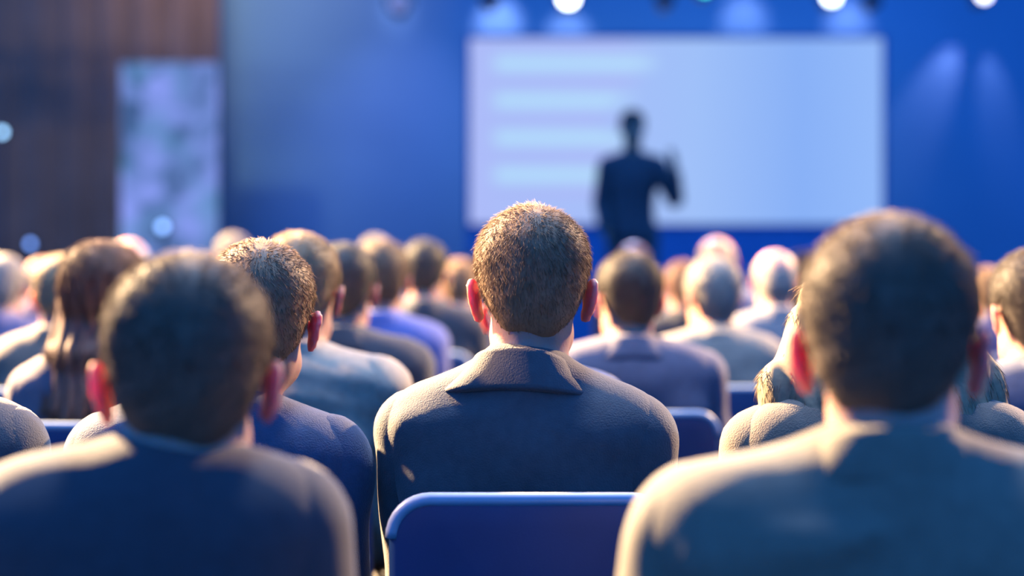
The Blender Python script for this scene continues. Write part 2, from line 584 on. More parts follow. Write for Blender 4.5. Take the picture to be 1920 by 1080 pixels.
class Field:
    def __init__(self, xs, ys, zs):
        self.ax = (xs, ys, zs)
        self.d = np.full((len(xs), len(ys), len(zs)), 0.3, dtype=np.float32)

    def region(self, lo, hi):
        sl, g = [], []
        for i in range(3):
            a = int(np.searchsorted(self.ax[i], lo[i]))
            b = int(np.searchsorted(self.ax[i], hi[i]))
            if b <= a: return None, None
            sl.append(slice(a, b))
            sh = [1, 1, 1]
            sh[i] = b - a
            g.append(self.ax[i][a:b].reshape(sh))
        return tuple(sl), g

    def put(self, p, e=0.0, koff=0.0):
        kind = p[0]
        if kind == 'cone':
            _, a, b, r1, r2, k = p
            a, b = np.array(a, dtype=np.float64), np.array(b, dtype=np.float64)
            r1, r2 = r1 + e, r2 + e
            k = k + koff
            m = k + 0.015
            rr = max(r1, r2) + m
            sl, g = self.region(np.minimum(a, b) - rr, np.maximum(a, b) + rr)
            if sl is None: return
            ab = b - a
            L2 = max(float(ab @ ab), 1e-9)
            t = np.clip(((g[0] - a[0]) * ab[0] + (g[1] - a[1]) * ab[1] + (g[2] - a[2]) * ab[2]) / L2, 0, 1)
            q = np.sqrt((g[0] - a[0] - t * ab[0]) ** 2 + (g[1] - a[1] - t * ab[1]) ** 2 + (g[2] - a[2] - t * ab[2]) ** 2)
            v = q - (r1 + (r2 - r1) * t)
        else:
            _, c, rad, rot, k = p
            rad = np.array(rad) + e
            k = k + koff
            rr = float(max(rad)) + k + 0.015
            c = np.array(c, dtype=np.float64)
            sl, g = self.region(c - rr, c + rr)
            if sl is None: return
            x, y, z = g[0] - c[0], g[1] - c[1], g[2] - c[2]
            if rot is not None:
                x, y, z = (rot[0][0] * x + rot[1][0] * y + rot[2][0] * z,
                           rot[0][1] * x + rot[1][1] * y + rot[2][1] * z,
                           rot[0][2] * x + rot[1][2] * y + rot[2][2] * z)
            k0 = np.sqrt((x / rad[0]) ** 2 + (y / rad[1]) ** 2 + (z / rad[2]) ** 2)
            k1 = np.sqrt((x / rad[0] ** 2) ** 2 + (y / rad[1] ** 2) ** 2 + (z / rad[2] ** 2) ** 2) + 1e-6
            v = k0 * (k0 - 1) / k1
        D = self.d[sl]
        if kind == 'cut':
            h = np.maximum(k - np.abs(D + v), 0) / k
            self.d[sl] = np.maximum(D, -v) + h * h * k * 0.25
        else:
            h = np.maximum(k - np.abs(D - v), 0) / k
            self.d[sl] = np.minimum(D, v) - h * h * k * 0.25

    def grids(self):
        xs, ys, zs = self.ax
        return xs.reshape(-1, 1, 1), ys.reshape(1, -1, 1), zs.reshape(1, 1, -1)

    def mesh(self, smooth=1):
        d = self.d
        xs, ys, zs = self.ax
        s = d < 0
        c = np.zeros(tuple(n - 1 for n in d.shape), dtype=np.int8)
        corners = [(i, j, k) for i in (0, 1) for j in (0, 1) for k in (0, 1)]
        nx, ny, nz = c.shape
        for (i, j, k) in corners:
            c += s[i:i + nx, j:j + ny, k:k + nz]
        act = (c > 0) & (c < 8)
        I = np.argwhere(act)
        n = len(I)
        cid = np.full(c.shape, -1, dtype=np.int64)
        cid[act] = np.arange(n)
        acc = np.zeros((n, 3))
        cnt = np.zeros(n)
        for a in corners:
            for ax in range(3):
                if a[ax]: continue
                b = list(a)
                b[ax] = 1
                ia, ib = I + np.array(a), I + np.array(b)
                va = d[ia[:, 0], ia[:, 1], ia[:, 2]].astype(np.float64)
                vb = d[ib[:, 0], ib[:, 1], ib[:, 2]].astype(np.float64)
                m = (va < 0) != (vb < 0)
                t = np.where(m, va / np.where(m, va - vb, 1), 0)
                pa = np.stack([xs[ia[:, 0]], ys[ia[:, 1]], zs[ia[:, 2]]], 1)
                pb = np.stack([xs[ib[:, 0]], ys[ib[:, 1]], zs[ib[:, 2]]], 1)
                acc += (pa + (pb - pa) * t[:, None]) * m[:, None]
                cnt += m
        V = acc / cnt[:, None]
        quads = []
        for ax in range(3):
            o1, o2 = [(1, 2), (2, 0), (0, 1)][ax]
            A = [slice(None)] * 3
            B = [slice(None)] * 3
            A[ax], B[ax] = slice(0, -1), slice(1, None)
            ch = s[tuple(A)] != s[tuple(B)]
            E = np.argwhere(ch)
            ok = (E[:, o1] > 0) & (E[:, o2] > 0) & (E[:, o1] < c.shape[o1]) & (E[:, o2] < c.shape[o2])
            E = E[ok]
            if not len(E): continue
            def cell(d1, d2):
                F2 = E.copy()
                F2[:, o1] += d1
                F2[:, o2] += d2
                return cid[F2[:, 0], F2[:, 1], F2[:, 2]]
            q = np.stack([cell(-1, -1), cell(0, -1), cell(0, 0), cell(-1, 0)], 1)
            inside_first = s[E[:, 0], E[:, 1], E[:, 2]]
            q[~inside_first] = q[~inside_first][:, ::-1]
            quads.append(q)
        Q = np.concatenate(quads)
        for _ in range(smooth):
            S = np.zeros_like(V)
            w = np.zeros(n)
            for a, b in ((0, 1), (1, 2), (2, 3), (3, 0)):
                np.add.at(S, Q[:, a], V[Q[:, b]])
                np.add.at(w, Q[:, a], 1)
                np.add.at(S, Q[:, b], V[Q[:, a]])
                np.add.at(w, Q[:, b], 1)
            V = V * 0.5 + 0.5 * S / np.maximum(w, 1)[:, None]
        return V, Q


def wob(x, y, z, f, seed):
    """Cheap smooth pseudo noise in -1..1."""
    r = random.Random(seed)
    v = 0
    for _ in range(3):
        a, b, c_, ph = (r.uniform(-1, 1) for _ in range(4))
        v = v + np.sin(f * (a * x + b * y + c_ * z) + 6.3 * ph + 0.8 * np.sin(f * 0.6 * (b * x - c_ * y + a * z) + 5 * ph))
    return v / 3.0


# ------------------------------------------------------------------ the head (its own frame: face towards +y)
def head_prims(face=True):
    P = [('ell', (0, -0.012, 0.030), (0.0725, 0.095, 0.086), None, 0.01),
         ('ell', (0, -0.020, 0.050), (0.069, 0.078, 0.058), None, 0.02),
         ('ell', (0, -0.048, -0.015), (0.054, 0.052, 0.060), None, 0.03),
         ('ell', (0, 0.028, -0.045), (0.054, 0.066, 0.072), None, 0.03),
         ('cone', (-0.033, 0.016, -0.066), (-0.012, 0.068, -0.098), 0.022, 0.018, 0.025),
         ('cone', (0.033, 0.016, -0.066), (0.012, 0.068, -0.098), 0.022, 0.018, 0.025),
         ('cone', (0, 0.094, 0.004), (0, 0.113, -0.036), 0.008, 0.0125, 0.012),
         ('cone', (-0.012, 0.099, -0.041), (0.012, 0.099, -0.041), 0.008, 0.008, 0.008),
         ('cone', (-0.035, 0.079, 0.016), (0.035, 0.079, 0.016), 0.009, 0.009, 0.012),
         ('ell', (0, 0.088, -0.070), (0.024, 0.012, 0.010), None, 0.010)]
    for s in (-1, 1):
        P += [('cut', (s * 0.031, 0.098, -0.002), (0.015, 0.014, 0.010), None, 0.012),
              ('ell', (s * 0.031, 0.076, -0.003), (0.013, 0.013, 0.010), None, 0.004)]
        rz = Matrix.Rotation(s * R(17), 3, 'Z') @ Matrix.Rotation(s * R(8), 3, 'Y')
        c = Vector((s * 0.080, -0.016, -0.009))
        P.append(('ell', tuple(c), (0.0060, 0.017, 0.026), [list(r) for r in rz], 0.006))
        arc = []
        for k in range(9):
            w = R(-70 + 250 * k / 8)
            arc.append(c + rz @ Vector((s * 0.002, -0.0175 * math.cos(w - R(20)) , 0.0265 * math.sin(w))))
        for a, b in zip(arc[:-1], arc[1:]):
            P.append(('cone', tuple(a), tuple(b), 0.0048, 0.0048, 0.004))
        P.append(('cone', tuple(c + rz @ Vector((0, 0.004, -0.022))), tuple(c + rz @ Vector((0, 0.002, -0.029))), 0.007, 0.006, 0.006))
    return P


def turn_prims(P, M3, off):
    out = []
    off = Vector(off)
    for p in P:
        if p[0] == 'cone':
            out.append(('cone', tuple(M3 @ Vector(p[1]) + off), tuple(M3 @ Vector(p[2]) + off), p[3], p[4], p[5]))
        else:
            rot = M3 if p[3] is None else M3 @ Matrix(p[3])
            out.append((p[0], tuple(M3 @ Vector(p[1]) + off), p[2], [list(r) for r in rot], p[4]))
    return out


# ------------------------------------------------------------------ skeletons
def seated(sw=0.165, sz=0.0, head=(0, 0.03, 1.172), elbow_out=0.045, nb_off=0.0):
    J = dict(pelvis=(0, 0.0, 0.545), abdomen=(0, 0.0, 0.70), chest=(0, 0.005, 0.885), nb=(0, -0.022, 1.058 + sz * 0.6 + nb_off), head=head, sw=sw, stand=False)
    J['sh'] = [(s * sw, -0.012, 0.985 + sz) for s in (-1, 1)]
    J['el'] = [(s * (sw + elbow_out), 0.0, 0.70) for s in (-1, 1)]
    J['wr'] = [(s * 0.135, 0.235, 0.640) for s in (-1, 1)]
    J['fd'] = [(-s * 0.10, 1.0, -0.10) for s in (-1, 1)]
    J['pn'] = [(0, -0.1, -1) for s in (-1, 1)]
    J['hip'] = [(s * 0.088, 0.02, 0.528) for s in (-1, 1)]
    J['kn'] = [(s * 0.115, 0.43, 0.528) for s in (-1, 1)]
    J['an'] = [(s * 0.118, 0.44, 0.09) for s in (-1, 1)]
    J['toe'] = [(s * 0.13, 0.575, 0.036) for s in (-1, 1)]
    return J


def hand_prims(wr, fd, pn, side):
    """Palm and five fingers; side = the thumb's direction sign."""
    w = Vector(wr)
    f = Vector(fd).normalized()
    n = Vector(pn)
    n = (n - f * n.dot(f)).normalized()
    t = f.cross(n).normalized() * side
    P = []
    lens = (0.068, 0.078, 0.072, 0.056)
    for i, L in enumerate(lens):
        off = 0.030 - i * 0.020
        k = w + f * (0.085 - 0.004 * abs(i - 1)) + t * off
        P.append(('cone', tuple(w + f * 0.01 + t * off * 0.5), tuple(k), 0.0145, 0.0115, 0.008))
        a = k
        d = (f + t * (0.10 - 0.07 * i)).normalized()
        for seg, (fr, r1, r2) in enumerate(((0.45, 0.0092, 0.0085), (0.32, 0.0085, 0.0078), (0.23, 0.0078, 0.0068))):
            d = (d + n * (0.10 + 0.16 * seg)).normalized()
            b = a + d * L * fr
            P.append(('cone', tuple(a), tuple(b), r1, r2, 0.002))
            a = b
    a = w + f * 0.022 + t * 0.026
    b = a + (f * 0.7 + t * 0.75 + n * 0.2).normalized() * 0.038
    c = b + (f * 0.95 + t * 0.35 + n * 0.2).normalized() * 0.030
    P += [('cone', tuple(w + f * 0.015), tuple(a), 0.015, 0.0135, 0.008), ('cone', tuple(a), tuple(b), 0.0125, 0.0105, 0.004), ('cone', tuple(b), tuple(c), 0.0105, 0.0085, 0.003)]
    return P


def torso_prims(J):
    sw = J['sw']
    v = lambda p, dx=0, dy=0, dz=0: (p[0] + dx, p[1] + dy, p[2] + dz)
    P = [('ell', J['pelvis'], (sw + 0.004, 0.128, 0.112), None, 0.05),
         ('ell', J['abdomen'], (sw - 0.022, 0.112, 0.15), None, 0.06),
         ('ell', J['chest'], (sw - 0.006, 0.118, 0.165), None, 0.06)]
    a, b = J['sh']
    P.append(('cone', v(a, 0.045, -0.012, -0.002), v(b, -0.045, -0.012, -0.002), 0.070, 0.070, 0.05))
    for s, p in zip((-1, 1), J['sh']):
        P.append(('cone', v(J['nb'], s * 0.016, 0, -0.02), v(p, -s * 0.02, 0.0, 0.006), 0.046, 0.042, 0.045))
        P.append(('cone', p, v(p, 0, 0, -0.02), 0.052, 0.05, 0.03))
        P.append(('cone', v(p, -s * 0.05, -0.045, -0.09), v(p, -s * 0.085, -0.045, -0.16), 0.052, 0.05, 0.04))   # shoulder blades
    return P


def arm_prims(J, i):
    s = (-1, 1)[i]
    return [('cone', J['sh'][i], J['el'][i], 0.052, 0.042, 0.02), ('cone', J['el'][i], J['wr'][i], 0.042, 0.028, 0.015)]


def leg_prims(J, i):
    return [('cone', J['hip'][i], J['kn'][i], 0.084, 0.058, 0.03), ('cone', J['kn'][i], J['an'][i], 0.056, 0.040, 0.02)]


def foot_prims(J, i):
    a, t = J['an'][i], J['toe'][i]
    return [('cone', (a[0], a[1] - 0.03, 0.042), t, 0.036, 0.030, 0.015), ('cone', a, (a[0], a[1], 0.05), 0.038, 0.036, 0.02)]


def grid_for(J, hh):
    hc = J['head']
    far = max(abs(p[0]) for p in (*J['el'], *J['wr'])) + 0.14
    if J['stand']:
        xs = axis([(far, 0.010)], -far, far)
        ys = axis([(0.36, 0.010)], -0.24, 0.36)
        zs = axis([(hc[2] - 0.14, 0.012), (hc[2] + 0.15, hh)], -0.02, hc[2] + 0.15)
    else:
        w = max(0.20, abs(hc[0]) + 0.12)
        xs = axis([(-w, 0.013), (w, hh), (far, 0.013)], -far, far)
        ys = axis([(hc[1] - 0.13, 0.012), (max(hc[1] + 0.14, 0.17), hh), (0.21, 0.012), (0.42, 0.007), (0.66, 0.016)], -0.20, 0.66)
        zs = axis([(0.57, 0.016), (0.68, 0.007), (hc[2] - 0.15, 0.013), (hc[2] + 0.15, hh)], -0.02, hc[2] + 0.15)
    return xs, ys, zs


def body_mesh(J, M3, hh=0.006):
    F = Field(*grid_for(J, hh))
    for p in torso_prims(J): F.put(p)
    for i in (0, 1):
        for p in arm_prims(J, i) + leg_prims(J, i) + foot_prims(J, i): F.put(p)
        for p in hand_prims(J['wr'][i], J['fd'][i], J['pn'][i], (-1, 1)[i] if not J['stand'] else (1, -1)[i] * J.get('thumb', (1, 1))[i]): F.put(p)
    hc = Vector(J['head'])
    top = hc + M3 @ Vector((0, -0.022, -0.055))
    F.put(('cone', tuple(top), tuple(Vector(J['nb']) + Vector((0, 0, -0.03))), 0.0500, 0.058, 0.02))
    F.put(('cone', tuple(top), tuple(Vector(J['nb']) + Vector((0, 0.02, -0.02))), 0.045, 0.055, 0.02))
    for p in turn_prims(head_prims(), M3, hc): F.put(p)
    V, Q = F.mesh(1)
    return mesh_np('person', V, Q)


def clothes_meshes(J, e=0.012, wr=0.0025, seed=1, folds=(), h=0.011):
    """Torso garment, two sleeves, trousers and two shoes that fit the skeleton."""
    out = {}
    sh = J['sh']
    sw = J['sw']
    ztop = max(p[2] for p in sh) + 0.16
    zb = J['pelvis'][2] - 0.08
    xs = axis([(sw + 0.12, h)], -sw - 0.12, sw + 0.12)
    ys = axis([(0.20, h)], -0.22, 0.20)
    F = Field(xs, ys, axis([(ztop, h)], zb - 0.06, ztop))
    for p in torso_prims(J): F.put(p, e)
    x, y, z = F.grids()
    F.d += wr * wob(x, y, z, 34, seed) + wr * 0.7 * wob(x * 0.6, y, z * 1.6, 75, seed + 7)
    hem = (zb + 0.02) - z
    F.d = np.maximum(F.d, hem)
    for f in folds: F.put(f)
    F.d = np.where(F.d > 0.29, np.float32(0.3), F.d).astype(np.float32)
    out['torso'] = mesh_np('garment', *F.mesh(1))
    for i in (0, 1):
        P = arm_prims(J, i)
        pts = np.array([J['sh'][i], J['el'][i], J['wr'][i]])
        lo, hi = pts.min(0) - 0.10, pts.max(0) + 0.10
        F = Field(*(axis([(hi[k], h)], lo[k], hi[k]) for k in range(3)))
        for p in P: F.put(p, e + 0.004)
        a, el = Vector(J['sh'][i]), Vector(J['el'][i])
        F.put(('cone', tuple(a), tuple(a.lerp(el, 0.15)), 0.054 + e, 0.05 + e, 0.02))
        x, y, z = F.grids()
        F.d += wr * 1.3 * wob(x, y, z, 45, seed + 31 + i)
        # open end just before the wrist
        w = Vector(J['wr'][i])
        ax = (w - el).normalized()
        cutp = w - ax * 0.012
        F.d = np.maximum(F.d, (x - cutp.x) * ax.x + (y - cutp.y) * ax.y + (z - cutp.z) * ax.z).astype(np.float32)
        out['sleeve%d' % i] = mesh_np('sleeve', *F.mesh(1))
    pel = J['pelvis']
    pts = np.array([*J['hip'], *J['kn'], *J['an'], pel])
    lo, hi = pts.min(0) - 0.17, pts.max(0) + 0.17
    lo[2] = 0.02
    hi[2] = pel[2] + 0.12
    F = Field(*(axis([(hi[k], 0.014)], lo[k], hi[k]) for k in range(3)))
    F.put(('ell', pel, (sw + 0.004, 0.126, 0.105), None, 0.05), 0.008)
    for i in (0, 1):
        for p in leg_prims(J, i): F.put(p, 0.009)
        F.put(('cone', J['kn'][i], J['an'][i], 0.068, 0.058, 0.02))
    x, y, z = F.grids()
    F.d += 0.003 * wob(x, y, z, 40, seed + 3)
    F.d = np.maximum(np.maximum(F.d, 0.075 - z), z - (pel[2] + 0.09)).astype(np.float32)
    out['trousers'] = mesh_np('trousers', *F.mesh(1))
    for i in (0, 1):
        a, t = J['an'][i], J['toe'][i]
        F = Field(axis([(a[0] + 0.09, 0.008)], a[0] - 0.09, a[0] + 0.09), axis([(t[1] + 0.08, 0.008)], a[1] - 0.11, t[1] + 0.08), axis([(0.15, 0.007)], -0.02, 0.15))
        for p in foot_prims(J, i): F.put(p, 0.008)
        x, y, z = F.grids()
        F.d = np.maximum(np.maximum(F.d, 0.003 - z), z - 0.10).astype(np.float32)
        out['shoe%d' % i] = mesh_np('shoe', *F.mesh(1))
    return out


def collar_mesh(J, kind):
    """A standing and folded collar: a thick band about the neck, open at the front."""
    nb = Vector(J['nb'])
    if kind == 'jacket':
        prof = [(0.056, -0.03), (0.0575, 0.012), (0.0590, 0.022), (0.064, 0.024), (0.068, 0.018), (0.084, -0.004), (0.104, -0.024), (0.106, -0.030), (0.098, -0.034), (0.07, -0.036)]
    elif kind == 'shirt':
        prof = [(0.058, -0.03), (0.0595, 0.012), (0.061, 0.020), (0.065, 0.022), (0.069, 0.016), (0.077, 0.000), (0.088, -0.020), (0.087, -0.025), (0.08, -0.028), (0.066, -0.034)]
    else:
        prof = [(0.058, -0.02), (0.060, 0.002), (0.064, 0.008), (0.070, 0.006), (0.078, -0.006), (0.080, -0.016), (0.066, -0.026)]
    n = 44
    span = R(150) if kind != 'tee' else R(180)
    V, Fc = [], []
    m = len(prof)
    for i in range(n + 1):
        w = -span + 2 * span * i / n
        f = (1 - math.cos(w)) / 2                       # 0 at the back, 1 at the front
        for (r, z) in prof:
            rr = (min(r, 0.07) + max(0, r - 0.07) * (0.45 + 0.75 * math.sin(w) ** 2)) * (1 + 0.06 * math.sin(w) ** 2)
            flare = 1.0 + 0.10 * f
            V.append((nb.x + rr * flare * math.sin(w), nb.y + 0.004 - rr * flare * math.cos(w) * (1.0 + 0.12 * f), nb.z + 0.012 + z * (1 - 0.15 * f) - 0.075 * f ** 1.3))
    for i in range(n):
        for k in range(m):
            Fc.append((i * m + k, (i + 1) * m + k, (i + 1) * m + (k + 1) % m, i * m + (k + 1) % m))
    Fc.append(tuple(range(m)))
    Fc.append(tuple(n * m + k for k in reversed(range(m))))
    me = mesh_from('collar', V, Fc, True)
    return me


# ------------------------------------------------------------------ hair
def interp(v, xs, ys):
    return np.interp(v, xs, ys).astype(np.float32)


def hair_cap(style, hh=0.0055, seed=0):
    """The mass of the hair in the head's frame."""
    long = style in ('long', 'wavy')
    zlo = -0.36 if long else -0.15
    wx = 0.20 if long else 0.11
    F = Field(axis([(wx, hh)], -wx, wx), axis([(0.11, hh)], -0.23, 0.11), axis([(0.15, hh if not long else hh * 1.3)], zlo, 0.15))
    for p in head_prims()[:4]: F.put(p)
    F.put(('cone', (0, -0.022, -0.055), (0, -0.045, -0.17), 0.0500, 0.056, 0.02))
    x, y, z = F.grids()
    yy = y + 0 * x + 0 * z
    if style in ('short', 'crop', 'thick'):
        th = dict(short=(0.002, 0.003, 0.008), crop=(0.0015, 0.0025, 0.005), thick=(0.004, 0.006, 0.012))[style]
        t = interp(z + 0 * x + 0 * y, [-0.08, -0.02, 0.09], th)
        nape = dict(short=-0.064, crop=-0.066, thick=-0.088)[style]
        line = interp(yy + 0.1 * np.abs(x), [-0.06, -0.030, -0.018, 0.018, 0.028, 0.050, 0.062, 0.09], [nape, nape + 0.012, 0.022, 0.024, -0.02, 0.0, 0.050, 0.072])
        line = line + 1.1 * np.maximum(np.abs(x) - 0.022, 0) * np.clip((-0.02 - yy) / 0.02, 0, 1)
        F.d = F.d - t
        g = (line - z) * 0.85 + 0.004 * wob(x, y, z, 160, 5)
        F.d = np.maximum(F.d, g)
        if style == 'thick':
            F.d = F.d + 0.0015 * wob(x, y, z, 70, seed + 4)
        else:
            F.d = F.d + 0.0014 * wob(x, y, z, 120, seed + 4)
    elif style in ('bald', 'thin'):
        t = interp(z + 0 * x + 0 * y, [-0.07, 0.0, 0.06], [0.003, 0.007, 0.004])
        line = interp(yy, [-0.06, -0.030, -0.018, 0.018, 0.028, 0.05, 0.06], [-0.068, -0.055, 0.022, 0.024, -0.01, 0.0, 0.2])
        top = interp(yy, [-0.10, -0.02, 0.05], [0.055, 0.062, 0.070]) if style == 'bald' else 0.16 + 0 * yy
        F.d = np.maximum(np.maximum(F.d - t, (line - z) * 0.85), (z - top) * 0.85 + 0.003 * wob(x, y, z, 150, 8))
    else:
        t = interp(z + 0 * x + 0 * y, [-0.08, 0.0, 0.10], [0.014, 0.018, 0.020])
        line = interp(yy, [-0.02, 0.0, 0.035, 0.055, 0.08], [-0.30, -0.05, -0.02, 0.035, 0.070])
        F.d = np.maximum(F.d - t, (line - z) * 0.8)
        wide = 1.0 if style == 'long' else 1.35
        L = -0.245 if style == 'long' else -0.215
        for k in range(9):
            a = -1 + 2 * k / 8
            top = (a * 0.066, -0.045 + 0.035 * a * a, 0.02)
            mid = (a * 0.082 * wide, -0.115 + 0.05 * a * a, -0.12)
            end = (a * 0.100 * wide, -0.178 + 0.05 * a * a, L + 0.03 * abs(a) - 0.012 * (k % 2))
            F.put(('cone', top, mid, 0.030, 0.030, 0.02))
            F.put(('cone', mid, end, 0.030, 0.014, 0.02))
        if style == 'wavy':
            for s in (-1, 1):
                F.put(('cone', (s * 0.088, -0.01, 0.02), (s * 0.142, -0.030, -0.11), 0.034, 0.038, 0.03))
                F.put(('cone', (s * 0.142, -0.030, -0.11), (s * 0.176, -0.055, -0.175), 0.036, 0.020, 0.03))
        amp = 0.003 if style == 'long' else 0.003
        F.d = F.d + amp * np.sin(x * 190 + 30 * y + (1.3 if style == 'wavy' else 0.8) * np.sin(z * 38 + 9 * x)) * (z < 0.06)
    F.d = F.d.astype(np.float32)
    return F.mesh(1)


def strands(V, Q, n, length, width, style, seed):
    """Tapered three-sided hairs rooted on the cap."""
    rg = np.random.default_rng(seed)
    A, B, C_, D_ = (V[Q[:, i]] for i in range(4))
    nrm = np.cross(C_ - A, D_ - B)
    area = np.linalg.norm(nrm, axis=1)
    f = rg.choice(len(Q), n, p=area / area.sum())
    u, v = rg.random(n)[:, None], rg.random(n)[:, None]
    P = (A[f] * (1 - u) + B[f] * u) * (1 - v) + (D_[f] * (1 - u) + C_[f] * u) * v
    N = nrm[f] / area[f][:, None]
    crown = np.array([0.008, -0.055, 0.115])
    if style in ('long', 'wavy'):
        fl = np.stack([P[:, 0] * 0.8, -0.15 + 0 * P[:, 0], -1.0 + 0 * P[:, 0]], 1)
        top = np.clip((P[:, 2] - 0.05) / 0.05, 0, 1)[:, None]
        fl = fl * (1 - top) + (P - np.array([0, 0.02, 0.13])) * 12 * top
        up = 0.03
    else:
        fl = P - crown
        fl[:, 2] -= 0.03
        swirl = np.stack([-(P[:, 1] - crown[1]), P[:, 0], 0 * P[:, 0]], 1)
        fl = fl + 0.35 * swirl
        up = 0.42 if style != 'thick' else 0.30
    fl = fl - N * np.sum(fl * N, 1)[:, None]
    fl /= np.linalg.norm(fl, axis=1)[:, None] + 1e-6
    ok = N[:, 2] > -0.75 if style not in ('long', 'wavy') else N[:, 2] > -2
    dirn = fl + N * up + rg.normal(0, 0.22 if style not in ('long', 'wavy') else 0.06, (n, 3))
    dirn /= np.linalg.norm(dirn, axis=1)[:, None]
    L = length * rg.uniform(0.6, 1.25, n)[:, None]
    if style not in ('long', 'wavy'):
        L = L * np.clip(0.45 + (P[:, 2:3] + 0.07) / 0.16, 0.35, 1.15)
    bend = fl - N * 0.25
    p0 = P - N * 0.002
    p1 = p0 + dirn * L * 0.55
    d2 = dirn + bend * 0.55
    d2 /= np.linalg.norm(d2, axis=1)[:, None]
    p2 = p1 + d2 * L * 0.45
    s1 = np.cross(dirn, rg.normal(0, 1, (n, 3)))
    s1 /= np.linalg.norm(s1, axis=1)[:, None] + 1e-6
    s2 = np.cross(dirn, s1)
    p0, p1, p2, s1, s2 = (a[ok] for a in (p0, p1, p2, s1, s2))
    n = len(p0)
    ring = [(1, 0), (-0.5, 0.866), (-0.5, -0.866)]
    VV = np.empty((n, 7, 3))
    for k, (a, b) in enumerate(ring):
        VV[:, k] = p0 + (s1 * a + s2 * b) * width
        VV[:, 3 + k] = p1 + (s1 * a + s2 * b) * width * 0.75
    VV[:, 6] = p2
    tri = []
    for k in range(3):
        j = (k + 1) % 3
        tri += [(k, j, 3 + j), (k, 3 + j, 3 + k), (3 + k, 3 + j, 6)]
    T = np.array(tri)
    TT = (T[None] + (np.arange(n) * 7)[:, None, None]).reshape(-1, 3)
    return VV.reshape(-1, 3), TT


HAIR = {}


def hair_meshes(style, detail):
    key = (style, detail)
    if key not in HAIR:
        fine = {2: 0.0042, 1: 0.0055, 0: 0.007}[detail]
        V, Q = hair_cap(style, fine)
        n = {2: 24000, 1: 13000, 0: 3600}[detail]
        w = {2: 0.00036, 1: 0.0005, 0: 0.0010}[detail]
        L = dict(short=0.012, crop=0.008, thick=0.016, bald=0.008, thin=0.012, long=0.05, wavy=0.028)[style]
        if style in ('long', 'wavy'): n = int(n * 1.3)
        SV, ST = strands(V, Q, n, L, w, style, 11)
        HAIR[key] = (mesh_np('hair', V, Q), mesh_np('strands', SV, ST))
    return HAIR[key]


# ------------------------------------------------------------------ people
BODY = {}
SKINS = dict(fair=(0.54, 0.32, 0.25), pink=(0.56, 0.35, 0.30), tan=(0.44, 0.26, 0.19))


def person(label, at, rz=0.0, sw=0.165, sz=0.0, head_off=(0, 0, 0), head_rot=(0, 0, 0), style='short', hair=('brown', (0.20, 0.10, 0.04)),
           top=('navy', (0.03, 0.035, 0.06)), garment='jacket', trousers=('charcoal', (0.03, 0.03, 0.04)), tone='fair', detail=0, elbow_out=0.045,
           seed=1, wr=0.0025, folds=(), template=None, group='seated audience', e=0.012, nb_off=0.0):
    """at = (pixel x, pixel row of the top of the head, distance)."""
    hx, hy, d = at
    hd = (0.0 + head_off[0], 0.03 + head_off[1], 1.172 + head_off[2])
    J = seated(sw, sz, hd, elbow_out, nb_off)
    M3 = Euler([R(a) for a in head_rot], 'XYZ').to_matrix()
    key = template or label
    if key not in BODY:
        bm_ = body_mesh(J, M3, {2: 0.0042, 1: 0.006, 0: 0.008}[detail])
        cl = clothes_meshes(J, e, wr, seed, folds, {2: 0.009, 1: 0.011, 0: 0.014}[detail])
        BODY[key] = (bm_, cl, collar_mesh(J, 'tee' if garment in ('sweater', 'tee') else 'shirt' if garment == 'shirt' else 'jacket'), J, M3)
    bmesh_, cl, col_me, J, M3 = BODY[key]
    hd = J['head']
    ztop = EYE + (HORIZON - hy) / F_PX * d
    sc = ztop / (hd[2] + 0.128)
    o = link('person', bmesh_, skin(tone, SKINS[tone]))
    p = px(hx, hy, d)
    hw_ = Matrix.Rotation(rz, 3, 'Z') @ (Vector((hd[0], hd[1] - 0.03, 0)) * sc)
    o.location = (p.x - hw_.x, d - hw_.y, 0)
    o.rotation_euler = (0, 0, rz)
    o.scale = (sc, sc, sc)
    tag(o, label, 'person', group)
    cm = cloth(top[0], top[1])
    g = link(garment, cl['torso'], cm, o)
    for i in (0, 1): link('sleeve', cl['sleeve%d' % i], cm, g)
    link('collar', col_me, cm, g)
    link('trousers', cl['trousers'], cloth(trousers[0], trousers[1]), o)
    for i in (0, 1): link('shoe', cl['shoe%d' % i], principled('black_leather', (0.02, 0.02, 0.022), 0.35, 0.1, 60), o)
    hm = hair_mat(hair[0], hair[1])
    cap, st_ = hair_meshes(style, detail)
    h = link('hair', cap, hm, o)
    h.matrix_local = Matrix.Translation(hd) @ M3.to_4x4()
    tag(link('strands', st_, hm, h), kind='stuff')
    return o


# ------------------------------------------------------------------ chairs
M_chair = principled('blue_chair_plastic', (0.018, 0.07, 0.19), 0.45, 0.05, 12, 0.05, 300, 0.35, coat=0.0)
M_highlight = principled('pale_blue_highlight', (0.50, 0.58, 0.68), 0.35, 0.05, 20, 0.0, 200, 0.5)  # rim highlight of the chair backs put into a pale colour
M_leg = principled('chair_steel', (0.25, 0.26, 0.28), 0.35, 0.1, 40, 0.05, 200, 0.5, metallic=0.9)


def rounded_outline(x0, x1, z0, z1, rt, rb, n=8):
    pts = []
    for (cx_, cz_, r, a0_) in ((x1 - rt, z1 - rt, rt, 0), (x0 + rt, z1 - rt, rt, 90), (x0 + rb, z0 + rb, rb, 180), (x1 - rb, z0 + rb, rb, 270)):
        for k in range(n + 1):
            w = R(a0_ + 90 * k / n)
            pts.append((cx_ + r * math.cos(w), cz_ + r * math.sin(w)))
    return pts


